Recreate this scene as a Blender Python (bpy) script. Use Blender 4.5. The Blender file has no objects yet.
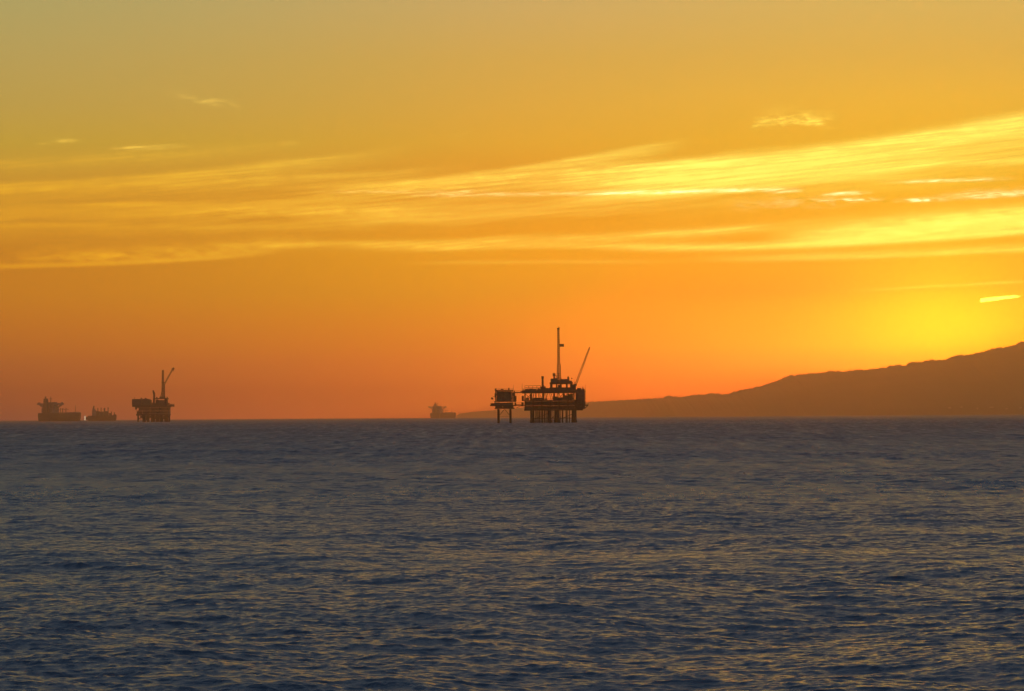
import bpy, bmesh, math, random
import numpy as np
from mathutils import Vector, Matrix

random.seed(7)
rng = np.random.default_rng(11)
R = math.radians
F = 3200.0            # focal length in pixels of a 1024 px wide frame
EYE = 5.0
SUN_AZ, SUN_EL = 7.8, 0.45

sc = bpy.context.scene
col = sc.collection


def srgb(r, g, b):
    f = lambda c: (c / 255 / 12.92) if c <= 10.3 else ((c / 255 + 0.055) / 1.055) ** 2.4
    return (f(r), f(g), f(b), 1.0)


# ------------------------------------------------------------------ helpers
class MB:
    """collects boxes, bars and tubes, then links them as one mesh object"""
    def __init__(s):
        s.v, s.f = [], []

    def add(s, v, f):
        n = len(s.v)
        s.v += [tuple(p) for p in v]
        s.f += [tuple(n + i for i in q) for q in f]
        return s

    def box(s, x0, x1, y0, y1, z0, z1):
        v = [(x, y, z) for z in (z0, z1) for y in (y0, y1) for x in (x0, x1)]
        return s.add(v, [(0, 2, 3, 1), (4, 5, 7, 6), (0, 1, 5, 4), (2, 6, 7, 3), (0, 4, 6, 2), (1, 3, 7, 5)])

    def tube(s, a, b, r0, r1=None, n=8):
        r1 = r0 if r1 is None else r1
        a, b = Vector(a), Vector(b)
        d = (b - a).normalized()
        u = d.orthogonal().normalized()
        w = d.cross(u)
        v = []
        for p, r in ((a, r0), (b, r1)):
            for k in range(n):
                t = 2 * math.pi * k / n
                v.append(p + (u * math.cos(t) + w * math.sin(t)) * r)
        f = [(k, (k + 1) % n, n + (k + 1) % n, n + k) for k in range(n)]
        f += [tuple(reversed(range(n))), tuple(range(n, 2 * n))]
        return s.add(v, f)

    def bar(s, a, b, t):
        return s.tube(a, b, t * 0.7, None, 4)

    def frustum(s, x0, x1, y0, y1, z0, X0, X1, Y0, Y1, z1):
        v = [(x0, y0, z0), (x1, y0, z0), (x0, y1, z0), (x1, y1, z0), (X0, Y0, z1), (X1, Y0, z1), (X0, Y1, z1), (X1, Y1, z1)]
        return s.add(v, [(0, 2, 3, 1), (4, 5, 7, 6), (0, 1, 5, 4), (2, 6, 7, 3), (0, 4, 6, 2), (1, 3, 7, 5)])

    def build(s, name, mat, parent=None, smooth=False):
        me = bpy.data.meshes.new(name)
        me.from_pydata(s.v, [], s.f)
        me.validate()
        if smooth:
            me.polygons.foreach_set('use_smooth', [True] * len(me.polygons))
        me.materials.append(mat)
        o = bpy.data.objects.new(name, me)
        col.objects.link(o)
        if parent:
            o.parent = parent
        return o


def lattice(m, a, b, wa, wb, nseg, t, up=(0, 0, 1), sides=4):
    """four-chord braced truss from a to b"""
    a, b = Vector(a), Vector(b)
    d = (b - a).normalized()
    u = Vector((1, 0, 0)) if abs(d.x) < 0.5 else Vector((0, 0, 1))
    u = (u - d * u.dot(d)).normalized()
    w = d.cross(u)
    off = [(1, 1), (1, -1), (-1, -1), (-1, 1)]
    P = []
    for k in range(nseg + 1):
        q = k / nseg
        p = a.lerp(b, q)
        h = (wa + (wb - wa) * q) / 2
        P.append([p + u * (i * h) + w * (j * h) for i, j in off])
    for c in range(4):
        m.bar(P[0][c], P[-1][c], t)
    for k in range(nseg):
        for c in range(4):
            e = (c + 1) % 4
            m.bar(P[k + 1][c], P[k + 1][e], t * 0.7)
            if k % 2:
                m.bar(P[k][c], P[k + 1][e], t * 0.7)
            else:
                m.bar(P[k][e], P[k + 1][c], t * 0.7)


def railing(m, pts, h=1.1, t=0.07, step=2.5):
    for a, b in zip(pts, pts[1:]):
        a, b = Vector(a), Vector(b)
        n = max(1, int((b - a).length / step))
        for k in range(n + 1):
            p = a.lerp(b, k / n)
            m.bar(p, p + Vector((0, 0, h)), t)
        for z in (h, h * 0.55):
            m.bar(a + Vector((0, 0, z)), b + Vector((0, 0, z)), t)


def thing(name, label, cat, loc, rotz=0.0, group=None):
    o = bpy.data.objects.new(name, None)
    col.objects.link(o)
    o.location = loc
    o.rotation_euler = (0, 0, rotz)
    o.empty_display_size = 5
    tag(o, label, cat, group)
    return o


def tag(o, label, cat, group=None, kind=None):
    if label:
        o['label'] = label
    if cat:
        o['category'] = cat
    if group:
        o['group'] = group
    if kind:
        o['kind'] = kind
    return o


# ------------------------------------------------------------------ node expressions
class E:
    """a scalar socket with arithmetic"""
    def __init__(s, nt, sock):
        s.nt, s.s = nt, sock

    def op(s, o, *a, clamp=False):
        n = s.nt.nodes.new('ShaderNodeMath')
        n.operation = o
        n.use_clamp = clamp
        for k, x in enumerate((s,) + a):
            if isinstance(x, E):
                s.nt.links.new(x.s, n.inputs[k])
            else:
                n.inputs[k].default_value = float(x)
        return E(s.nt, n.outputs[0])

    def c(s, x):
        if isinstance(x, E):
            return x
        n = s.nt.nodes.new('ShaderNodeValue')
        n.outputs[0].default_value = x
        return E(s.nt, n.outputs[0])

    def __add__(s, o): return s.op('ADD', o)
    __radd__ = __add__
    def __sub__(s, o): return s.op('SUBTRACT', o)
    def __rsub__(s, o): return s.c(o).op('SUBTRACT', s)
    def __mul__(s, o): return s.op('MULTIPLY', o)
    __rmul__ = __mul__
    def __truediv__(s, o): return s.op('DIVIDE', o)
    def __pow__(s, o): return s.op('POWER', o)
    def mx(s, o): return s.op('MAXIMUM', o)
    def mn(s, o): return s.op('MINIMUM', o)
    def abs(s): return s.op('ABSOLUTE')
    def clamp(s): return s.op('ADD', 0.0, clamp=True)
    def exp(s): return s.op('EXPONENT')

    def ss(s, a, b, lo=0.0, hi=1.0):
        n = s.nt.nodes.new('ShaderNodeMapRange')
        n.interpolation_type = 'SMOOTHSTEP'
        s.nt.links.new(s.s, n.inputs['Value'])
        n.inputs['From Min'].default_value = a
        n.inputs['From Max'].default_value = b
        n.inputs['To Min'].default_value = lo
        n.inputs['To Max'].default_value = hi
        return E(s.nt, n.outputs[0])


def comb(nt, x, y, z):
    n = nt.nodes.new('ShaderNodeCombineXYZ')
    for k, a in enumerate((x, y, z)):
        if isinstance(a, E):
            nt.links.new(a.s, n.inputs[k])
        else:
            n.inputs[k].default_value = a
    return n.outputs[0]


def noise(nt, vec, scale=1.0, detail=4.0, rough=0.55, dist=0.0, color=False):
    n = nt.nodes.new('ShaderNodeTexNoise')
    n.inputs['Scale'].default_value = scale
    n.inputs['Detail'].default_value = detail
    n.inputs['Roughness'].default_value = rough
    n.inputs['Distortion'].default_value = dist
    nt.links.new(vec, n.inputs['Vector'])
    return n.outputs['Color'] if color else E(nt, n.outputs[0])


def mixc(nt, fac, a, b, blend='MIX', clamp=True):
    n = nt.nodes.new('ShaderNodeMix')
    n.data_type = 'RGBA'
    n.blend_type = blend
    n.clamp_factor = clamp
    for sock, x in ((n.inputs[0], fac), (n.inputs[6], a), (n.inputs[7], b)):
        if isinstance(x, E):
            nt.links.new(x.s, sock)
        elif isinstance(x, bpy.types.NodeSocket):
            nt.links.new(x, sock)
        elif isinstance(x, (tuple, list)):
            sock.default_value = (tuple(x) + (1.0,))[:4]
        else:
            sock.default_value = x
    return n.outputs[2]


def ramp(nt, fac, stops):
    n = nt.nodes.new('ShaderNodeValToRGB')
    nt.links.new(fac.s, n.inputs[0])
    cr = n.color_ramp
    cr.interpolation = 'LINEAR'
    while len(cr.elements) > 1:
        cr.elements.remove(cr.elements[-1])
    for k, (p, c) in enumerate(stops):
        e = cr.elements[0] if k == 0 else cr.elements.new(p)
        e.position = p
        e.color = c
    return n.outputs[0]


# clear-sky radiance by elevation (degrees) far from, halfway to and at the sun's azimuth
SKY_EL = [0, 0.5, 1.2, 2.2, 2.9, 4.0, 4.9, 5.6, 6.4, 7.4]
#FIT0
SKY_FAR = [(0.0010, 0.0010, 0.2312), (0.3839, 0.0010, 0.0317), (0.9812, 0.2509, 0.0010), (0.8205, 0.2998, 0.0010), (0.6833, 0.2579, 0.0028), (0.6609, 0.3326, 0.0158), (0.5426, 0.3973, 0.0378), (0.4902, 0.3817, 0.0750), (0.4541, 0.3807, 0.1034), (0.4001, 0.3831, 0.1327)]
SKY_MID = [(3.3101, 0.3495, 0.0156), (0.8343, 0.0010, 0.0010), (1.4048, 0.4109, 0.0010), (0.8460, 0.4557, 0.0010), (0.8950, 0.4727, 0.0010), (0.6841, 0.2941, 0.0010), (0.6604, 0.4161, 0.0259), (0.6128, 0.4143, 0.0492), (0.5589, 0.4052, 0.0740), (0.5206, 0.4104, 0.1342)]
SKY_SUN = [(5.0000, 0.0010, 0.0010), (5.0000, 0.0010, 0.0010), (5.0000, 1.2102, 0.0010), (0.4852, 0.3053, 0.0010), (0.0010, 0.3848, 0.0010), (0.0010, 0.4322, 0.0010), (0.1911, 0.4238, 0.0126), (0.3523, 0.4455, 0.0346), (0.3769, 0.4212, 0.0666), (0.4392, 0.4396, 0.1111)]
#FIT1


# ------------------------------------------------------------------ world: dusk sky
def build_world():
    w = bpy.data.worlds.new("World")
    sc.world = w
    w.use_nodes = True
    nt = w.node_tree
    nt.nodes.clear()
    out = nt.nodes.new('ShaderNodeOutputWorld')
    tc = nt.nodes.new('ShaderNodeTexCoord')
    sep = nt.nodes.new('ShaderNodeSeparateXYZ')
    nt.links.new(tc.outputs['Generated'], sep.inputs[0])
    dx, dy, dz = (E(nt, sep.outputs[k]) for k in range(3))
    v = dz.op('ARCSINE') * (180 / math.pi)                   # elevation in degrees
    u = dx.op('ARCTAN2', dy) * (180 / math.pi)               # azimuth in degrees, 0 = seaward

    # clear-sky gradient: colour over elevation for three azimuth distances to the sun
    p = (v.mx(0.0) / 90.0) ** 0.4
    P = lambda e: (e / 90.0) ** 0.4
    up = [(11, (106, 115, 114)), (16, (94, 109, 118)), (24, (90, 107, 125)), (38, (84, 104, 128)), (60, (78, 98, 126)), (90, (72, 92, 122))]
    rl, rm, rs = (ramp(nt, p, [(P(e), tuple(c) + (1.0,)) for e, c in zip(SKY_EL, t)] + [(P(e), srgb(*c)) for e, c in up]) for t in (SKY_FAR, SKY_MID, SKY_SUN))
    B = [(0, (80, 84, 96)), (4, (86, 92, 104)), (12, (84, 100, 114)), (38, (72, 98, 124)), (90, (56, 82, 118))]
    rb = ramp(nt, p, [(P(e), srgb(*c)) for e, c in B])
    da = (u - SUN_AZ).abs()
    da = da.mn(360.0 - da)
    sky = mixc(nt, da.ss(0.0, 9.0), rs, rm)
    sky = mixc(nt, da.ss(5.5, 18.5), sky, rl)
    sky = mixc(nt, da.ss(22.0, 100.0), sky, rb)

    # glow of the sun just under the ridge
    gx, gy = (u - SUN_AZ), (v - 1.0)
    g = ((gx * gx * 0.34 + gy * gy * 0.62) * -1.0).exp()
    g2 = ((gx * gx * 0.028 + gy * gy * 0.05) * -1.0).exp()
    sky = mixc(nt, g * 0.9, sky, (0.6, 1.7, 0.0), 'ADD', False)
    sky = mixc(nt, g2 * 0.9, sky, (0.75, 0.0, 0.0), 'ADD', False)

    # ---- cirrus: wind-combed streaks, coordinates in degrees on the sky
    wv = noise(nt, comb(nt, u * 0.33, v * 0.9, 3.1), 1.0, 3.0, 0.5)
    wv2 = noise(nt, comb(nt, u * 1.3, v * 3.5, 9.7), 1.0, 3.0, 0.6)
    vv = v + (wv - 0.5) * 0.38 + (wv2 - 0.5) * 0.07
    lift = u * 0.055 + u * u * 0.0022                         # streaks rise to the right
    s1 = noise(nt, comb(nt, u * 0.16, (vv - lift) * 3.4, 0.0), 1.0, 5.0, 0.52)
    s2 = noise(nt, comb(nt, u * 0.30 - vv * 0.3, (vv - lift * 1.7) * 9.0, 5.0), 1.0, 4.0, 0.55)
    puff = noise(nt, comb(nt, u * 2.4, v * 7.0, 2.0), 1.0, 5.0, 0.6, 0.4)
    fine = noise(nt, comb(nt, u * 0.55 + v * 0.8, (v - u * 0.09) * 24.0, 7.0), 1.0, 4.0, 0.6)
    tex = 0.42 + (s1 - 0.5) * 2.3 + (s2 - 0.5) * 0.9 + (fine - 0.5) * 0.75
    X = lambda x: math.degrees(math.atan((x - 512) / F))
    Y = lambda x, y: (417.3 - 0.0054 * (x - 512) - y) / 55.85

    def streak(x0, y0, x1, y1, bend, t_up, t_dn, amp, t=None, soft=0.5, warp=1.0):
        """band from (x0,y0) to (x1,y1); bend in px; t_up / t_dn the px falloff each side"""
        u0, u1, v0, v1 = X(x0), X(x1), Y(x0, y0), Y(x1, y1)
        q = (u - u0) * (1.0 / (u1 - u0))
        line = q * (v1 - v0) + q * (1.0 - q) * (4 * bend / 55.85) + v0
        vw = v if warp == 0 else v + (vv - v) * warp
        d = (vw - line) * 55.85
        prof = (d.mx(0.0) * (1.0 / t_up) - d.mn(0.0) * (1.0 / t_dn))
        prof = ((prof * prof) * -1.0).exp()
        ends = q.ss(-soft * 0.5, soft * 0.5) * q.ss(1 - soft * 0.5, 1 + soft * 0.5, 1.0, 0.0)
        r = prof * ends * amp
        return r * t if t is not None else r

    t0 = tex.mx(0.0)
    tp = puff.ss(0.34, 0.66)
    hf = noise(nt, comb(nt, u * 4.2, v * 24.0 - u * 1.1, 12.0), 1.0, 4.0, 0.65).ss(0.36, 0.62)
    tf = fine.ss(0.34, 0.66) * (0.35 + 0.9 * puff.ss(0.32, 0.62))
    # far left and centre: thin layer with fanning filaments
    d = streak(-80, 222, 420, 204, 0, 16, 22, 0.52, t0, 0.3)
    d = d + streak(-80, 192, 335, 159, -6, 4, 11, 0.62, tf * 0.55 + 0.45, 0.5, 0.4)
    d = d + streak(-60, 170, 250, 151, -2, 5, 8, 0.26, tf * 0.6 + 0.4, 0.6, 0.5)
    d = d + streak(150, 186, 420, 172, -2, 3.5, 9, 0.42, tf * 0.6 + 0.4, 0.6, 0.4)
    d = d + streak(80, 207, 190, 205, 0, 2.4, 2.6, 0.44, tf * 0.6 + 0.5, 0.7, 0.2)
    d = d + streak(180, 214, 420, 213, 0, 7, 7, 0.42, tp * 0.5 + tf * 0.5, 0.6, 0.3)
    d = d + streak(-40, 229, 330, 229, 1, 4, 3, 0.28, tf * 0.5 + 0.5, 0.6, 0.3)
    # long cloud at lower left: puffy top, smooth rising underside
    d = d + streak(40, 259, 295, 246, -3, 9, 5, 0.62, tp * 0.75 + 0.25, 0.35, 0.25)
    d = d + streak(-90, 270, 240, 257, -3, 2.6, 2.2, 0.55, None, 0.35, 0.15)
    d = d + streak(-90, 262, 180, 256, -1, 5, 5, 0.26, tp * 0.8 + 0.2, 0.4, 0.3)
    d = d + streak(230, 247, 520, 238, -2, 3, 3, 0.40, tf * 0.5 + 0.5, 0.5, 0.3)
    # centre
    d = d + streak(320, 190, 652, 148, -6, 3.2, 10, 0.72, tf * 0.5 + 0.5, 0.3, 0.25)
    d = d + streak(400, 186, 720, 158, -4, 4, 13, 0.62, tf * 0.6 + 0.4, 0.5, 0.4)
    d = d + streak(320, 214, 700, 202, 0, 12, 14, 0.72, t0, 0.5)
    d = d + streak(330, 247, 760, 228, -4, 4, 6, 0.60, tf * 0.6 + 0.4, 0.5, 0.35)
    d = d + streak(420, 249, 700, 247, 0, 4, 2.4, 0.50, tf * 0.5 + 0.5, 0.6, 0.25)
    d = d + streak(430, 263.5, 650, 262.5, 0, 2, 2, 0.26, tf * 0.4 + 0.6, 0.5, 0.1)
    # right: broad veil, crisp along its upper edge
    d = d + streak(600, 174, 1180, 98, -9, 6, 20, 0.95, tf * 0.45 + 0.55, 0.3, 0.3)
    d = d + streak(640, 183, 1160, 128, -6, 10, 18, 0.62, t0 + 0.15, 0.4, 0.5)
    d = d + streak(560, 190, 960, 176, -2, 8, 12, 0.55, t0 + 0.2, 0.5, 0.4)
    d = d + streak(880, 170, 1100, 162, 0, 3, 4, 0.45, tf * 0.5 + 0.5, 0.5, 0.2)
    # right: bright wedge over a sharp underside, thinner band below it
    d = d + streak(640, 249.5, 1120, 228, -5, 4, 3.0, 0.95, tf * 0.3 + 0.7, 0.4, 0.12)
    d = d + streak(800, 241, 1180, 214, -1, 13, 7, 1.25, tf * 0.35 + 0.65, 0.28, 0.2)
    d = d + streak(880, 228, 1140, 212, 0, 8, 10, 0.5, tp * 0.6 + 0.4, 0.5, 0.4)
    d = d + streak(740, 260, 1140, 247, -2, 5, 3, 0.62, tf * 0.4 + 0.6, 0.4, 0.2)
    d = d + streak(860, 292, 1060, 283, 0, 1.6, 1.6, 0.28, tf + 0.4, 0.5, 0.05)
    d = d + streak(650, 236, 760, 230, 0, 3, 3, 0.4, tf * 0.5 + 0.5, 0.6, 0.2)
    # bright thin lenses
    thin = streak(420, 196, 560, 195, 0, 1.8, 1.5, 0.45, tf + 0.5, 0.3, 0.1)
    thin = thin + streak(330, 193, 480, 192, 0, 1.4, 1.4, 0.40, tf + 0.4, 0.3, 0.1)
    thin = thin + streak(585, 195, 768, 191.5, 0, 2.2, 1.7, 0.95, tf + 0.5, 0.5, 0.05)
    thin = thin + streak(770, 194, 800, 193, 0, 1.5, 1.5, 0.7, tf + 0.3, 0.5, 0.05)
    thin = thin + streak(832, 197, 863, 196, 0, 1.8, 1.4, 1.1, tf + 0.4, 0.9, 0.05)
    thin = thin + streak(818, 203, 880, 202, 0, 1.6, 1.4, 0.8, puff.ss(0.42, 0.58), 0.3, 0.05)
    thin = thin + streak(904, 203.5, 938, 203, 0, 1.8, 1.5, 1.2, puff.ss(0.3, 0.55) + 0.2, 0.9, 0.05)
    thin = thin + streak(910, 185, 990, 183.5, 0, 1.8, 1.4, 0.85, tf + 0.3, 0.9, 0.05)
    thin = thin + streak(952, 202, 1060, 197, 0, 4.5, 2.4, 1.0, tf * 0.9 + 0.3, 0.6, 0.3)
    thin = thin + streak(745, 207, 850, 203, 0, 5, 5, 0.30, tp, 0.5, 0.3)
    # small isolated scraps
    scrap = streak(757, 127, 833, 127, 3, 9, 3.0, 0.85, puff.ss(0.42, 0.62), 0.4, 0.25)
    scrap = scrap + streak(180, 97, 232, 108, 0, 4.5, 3.0, 0.52, puff.ss(0.40, 0.62), 0.6, 0.25)
    scrap = scrap + streak(124, 152, 176, 149.5, 0, 2.4, 1.8, 0.75, tf + 0.3, 0.8, 0.2)
    scrap = scrap + streak(42, 147, 74, 145, 0, 3.0, 2.0, 0.62, puff.ss(0.38, 0.6), 0.6, 0.3)
    scrap = scrap + streak(282, 145, 298, 144, 0, 2.2, 2.0, 0.30, tp, 0.6, 0.2)
    scrap = scrap + streak(455, 137, 472, 132, 0, 2.5, 2.0, 0.16, tp, 0.6, 0.2)
    d = d * 1.75 * v.ss(1.4, 2.4) * v.ss(7.0, 9.5, 1.0, 0.0)
    warm = u.ss(-9.0, 6.5)
    ccol = mixc(nt, warm, (0.40, 0.225, 0.0), (0.34, 0.48, 0.10))
    sky = mixc(nt, d, sky, ccol, 'ADD', False)
    tcol = mixc(nt, warm, (0.40, 0.26, 0.03), (0.45, 0.55, 0.32))
    sky = mixc(nt, thin * (hf * 2.1 + 0.45), sky, tcol, 'ADD', False)
    scol = mixc(nt, warm, (0.42, 0.27, 0.04), (0.34, 0.36, 0.06))
    sky = mixc(nt, scrap * (hf * 1.3 + 0.7), sky, scol, 'ADD', False)

    bg = nt.nodes.new('ShaderNodeBackground')
    nt.links.new(sky, bg.inputs[0])
    bg.inputs[1].default_value = SKY_GAIN
    st = nt.nodes.new('ShaderNodeTexSky')
    st.sky_type = 'NISHITA'
    st.sun_disc = False
    st.sun_elevation = R(SUN_EL)
    st.sun_rotation = R(SUN_AZ)
    st.altitude = 5
    st.dust_density = 2.0
    bn = nt.nodes.new('ShaderNodeBackground')
    nt.links.new(st.outputs[0], bn.inputs[0])
    bn.inputs[1].default_value = 0.02
    ad = nt.nodes.new('ShaderNodeAddShader')
    nt.links.new(bg.outputs[0], ad.inputs[0])
    nt.links.new(bn.outputs[0], ad.inputs[1])
    nt.links.new(ad.outputs[0], out.inputs[0])
    w.cycles.sampling_method = 'MANUAL'
    w.cycles.sample_map_resolution = 2048


SKY_GAIN = 1.0
build_world()

sl = bpy.data.lights.new('sun', 'SUN')
sl.energy = 0.42
sl.angle = R(0.5)
sl.color = (1.0, 0.40, 0.04)
so = bpy.data.objects.new('sun', sl)
col.objects.link(so)
sd = Vector((math.sin(R(SUN_AZ)) * math.cos(R(SUN_EL)), math.cos(R(SUN_AZ)) * math.cos(R(SUN_EL)), math.sin(R(SUN_EL))))
so.rotation_euler = (-sd).to_track_quat('-Z', 'Y').to_euler()
so.location = (0, 0, 300)


# ------------------------------------------------------------------ materials
def mat(name, base, rough=0.7, metal=0.0, var=0.35, scale=0.6, spec=0.3):
    m = bpy.data.materials.new(name)
    m.use_nodes = True
    nt = m.node_tree
    b = nt.nodes['Principled BSDF']
    tc = nt.nodes.new('ShaderNodeTexCoord')
    n = noise(nt, tc.outputs['Object'], scale, 5.0, 0.6)
    lo = tuple(c * (1 - var) for c in base)
    hi = tuple(min(1, c * (1 + var)) for c in base)
    nt.links.new(mixc(nt, n.ss(0.3, 0.7), lo, hi), b.inputs['Base Color'])
    b.inputs['Roughness'].default_value = rough
    b.inputs['Metallic'].default_value = metal
    b.inputs['Specular IOR Level'].default_value = spec
    return m


STEEL = mat('weathered_steel', (0.06, 0.045, 0.035))
PAINT = mat('rust_streaked_paint', (0.10, 0.075, 0.055))
GREY = mat('grey_plating', (0.075, 0.07, 0.065))
GREEN = mat('dark_green_paint', (0.06, 0.09, 0.06))
HULL = mat('hull_paint', (0.10, 0.05, 0.045), 0.55, scale=0.08)
WHITE = mat('ship_white', (0.24, 0.22, 0.20), 0.6, scale=0.15)
SCRUB = mat('dry_scrub_hillside', (0.10, 0.068, 0.045), 0.95, scale=0.004, spec=0.05)
LEAF = mat('evergreen_foliage', (0.05, 0.06, 0.03), 0.9, scale=0.05, spec=0.1)
STUCCO = mat('pale_stucco', (0.6, 0.55, 0.48), 0.9, scale=0.1)


def emit(name, c, s):
    m = bpy.data.materials.new(name)
    m.use_nodes = True
    nt = m.node_tree
    nt.nodes.clear()
    o = nt.nodes.new('ShaderNodeOutputMaterial')
    e = nt.nodes.new('ShaderNodeEmission')
    e.inputs[0].default_value = c + (1,)
    e.inputs[1].default_value = s
    nt.links.new(e.outputs[0], o.inputs[0])
    return m


PALE_GLOW = emit('pale_spot_glow', (1.0, 0.72, 0.45), 0.75)  # emission for the pale spot at the cargo ship's stern
WINDOW = emit('lit_window', (1.0, 0.5, 0.4), 0.5)


# ------------------------------------------------------------------ sea
def build_sea():
    RMAX = 30500.0
    r, rs = 4.0, []
    while r < RMAX:
        rs.append(r)
        r += 0.5 if r < 45 else max(0.05, 0.0011 * r) if r < 3500 else 0.008 * r
    rs.append(RMAX)
    rs = np.array(rs)
    fan = np.linspace(-R(11.5), R(11.5), 860)
    rest = np.linspace(R(11.5), 2 * math.pi - R(11.5), 120)[1:-1]
    th = np.concatenate([fan, rest])
    nr, na = len(rs), len(th)
    dth = np.concatenate([np.full(len(fan), fan[1] - fan[0]), np.full(len(rest), rest[1] - rest[0])])
    RR = rs[:, None].astype(np.float32)
    x = (RR * np.sin(th)[None, :]).astype(np.float32)
    y = (RR * np.cos(th)[None, :]).astype(np.float32)
    dr = np.gradient(rs)
    cell = np.maximum(dr[:, None] * 0.8, rs[:, None] * dth[None, :])

    # patches of rougher and calmer water
    patch = np.zeros_like(x)
    for k in range(26):
        lam = math.exp(rng.uniform(math.log(18), math.log(300)))
        a = rng.uniform(0, 2 * math.pi)
        patch += np.sin((x * math.cos(a) * 0.6 + y * math.sin(a)) * (2 * math.pi / lam) + rng.uniform(0, 6.28)).astype(np.float32) * (lam / 90) ** 0.15
    patch = np.clip(1.0 + 0.05 * patch, 0.5, 1.7)

    z = np.zeros_like(x)
    ox = np.zeros_like(x)
    oy = np.zeros_like(x)
    bands = [(0.14, 0.6, 90, 0.0225, 0.7), (0.6, 2.4, 46, 0.020, 0.6), (2.4, 10.0, 32, 0.0125, 0.85), (10.0, 34.0, 16, 0.0095, 0.9)]
    comps = []
    for l0, l1, n, sl_, sp in bands:
        for k in range(n):
            comps.append((l0 * (l1 / l0) ** ((k + rng.uniform(0, 1)) / n), sl_, sp))
    for lam, slope, spread in comps:
        a = rng.normal(-math.pi / 2 - 0.2, spread)         # travelling towards the beach
        kk = 2 * math.pi / lam
        fil = np.clip((lam / (cell * 1.25) - 0.5) / 0.7, 0, 1).astype(np.float32)
        rows = np.where(fil.max(axis=1) > 0)[0]
        if not len(rows):
            continue
        n = rows[-1] + 1
        ph = (kk * (x[:n] * math.cos(a) + y[:n] * math.sin(a)) + rng.uniform(0, 2 * math.pi)).astype(np.float32)
        amp = (slope / kk) * fil[:n] * patch[:n]
        z[:n] += amp * np.cos(ph)
        sn = amp * np.sin(ph) * 0.9
        ox[:n] -= sn * math.cos(a)
        oy[:n] -= sn * math.sin(a)
    x += ox
    y += oy
    co = np.stack([x, y, z], axis=-1).reshape(-1, 3).astype(np.float32)
    i = np.arange(nr - 1)[:, None]
    j = np.arange(na)[None, :]
    j2 = (j + 1) % na
    quads = np.stack(np.broadcast_arrays(i * na + j, (i + 1) * na + j, (i + 1) * na + j2, i * na + j2), axis=-1).reshape(-1, 4)
    # hub under the viewer closes the sheet
    hub = len(co)
    co = np.concatenate([co, np.zeros((1, 3), np.float32)])
    tri = np.stack(np.broadcast_arrays(np.full(na, hub), np.arange(na), (np.arange(na) + 1) % na), axis=-1)
    loops = np.concatenate([quads.ravel(), tri.ravel()]).astype(np.int32)
    starts = np.concatenate([np.arange(len(quads)) * 4, len(quads) * 4 + np.arange(len(tri)) * 3]).astype(np.int32)
    me = bpy.data.meshes.new('sea')
    me.vertices.add(len(co))
    me.vertices.foreach_set('co', co.ravel())
    me.loops.add(len(loops))
    me.loops.foreach_set('vertex_index', loops)
    me.polygons.add(len(starts))
    me.polygons.foreach_set('loop_start', starts)
    me.update(calc_edges=True)
    me.polygons.foreach_set('use_smooth', np.ones(len(starts), dtype=bool))
    # short chop the sheet is too coarse to carry becomes surface roughness
    chop = np.clip(np.log(cell / 0.09) / math.log(13), 0, 1).astype(np.float32).ravel()
    chop = np.concatenate([chop, np.zeros(1, np.float32)])
    at = me.attributes.new('chop', 'FLOAT', 'POINT')
    at.data.foreach_set('value', chop)

    m = bpy.data.materials.new('sea_water')
    m.use_nodes = True
    nt = m.node_tree
    b = nt.nodes['Principled BSDF']
    b.inputs['Base Color'].default_value = (0.022, 0.038, 0.062, 1)
    b.inputs['IOR'].default_value = 1.333
    a = nt.nodes.new('ShaderNodeAttribute')
    a.attribute_name = 'chop'
    chop_e = E(nt, a.outputs['Fac'])
    geo = nt.nodes.new('ShaderNodeNewGeometry')
    r1 = noise(nt, geo.outputs['Position'], 2.6, 4.0, 0.6, 0.3)
    # wind streaks: long lanes of rougher and calmer water running with the wind
    sp = nt.nodes.new('ShaderNodeSeparateXYZ')
    nt.links.new(geo.outputs['Position'], sp.inputs[0])
    px_, py_ = E(nt, sp.outputs[0]), E(nt, sp.outputs[1])
    la = noise(nt, comb(nt, px_ * 0.34, py_ * 0.016, 1.0), 1.0, 4.0, 0.65)
    lb = noise(nt, comb(nt, px_ * 0.012, py_ * 0.0022, 4.0), 1.0, 4.0, 0.6)
    gust = (la - 0.5) * 1.9 + (lb - 0.5) * 0.5
    rough = (chop_e * 0.27 + 0.20) * (1.0 + gust * chop_e)
    nt.links.new(rough.mx(0.08).mn(0.75).s, b.inputs['Roughness'])
    bp = nt.nodes.new('ShaderNodeBump')
    bp.inputs['Strength'].default_value = 0.8
    bp.inputs['Distance'].default_value = 0.10
    nt.links.new(r1.s, bp.inputs['Height'])
    nt.links.new(bp.outputs[0], b.inputs['Normal'])
    me.materials.append(m)
    o = bpy.data.objects.new('sea', me)
    col.objects.link(o)
    o['kind'] = 'structure'
    return o


build_sea()


# ------------------------------------------------------------------ headland
RIDGE = [(380, 420), (452, 418.2), (460, 413.6), (470, 412.2), (520, 408), (560, 404.5), (590, 402), (635, 399.8), (690, 397), (730, 394.5), (767, 386), (786, 378.5), (800, 375.8), (846, 372.3),
         (876, 371.2), (895, 367.5), (916, 364.5), (943, 361.5), (971, 355.7), (999, 350), (1022, 343.8), (1080, 338), (1180, 336), (1320, 342), (1500, 358), (1700, 395), (1800, 418)]
HD = 20000.0


def ridge_h(px):
    xs = [p[0] for p in RIDGE]
    ys = [(417.3 - 0.0054 * (p[0] - 512) - p[1]) for p in RIDGE]
    return np.interp(px, xs, ys) * HD / F


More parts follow.
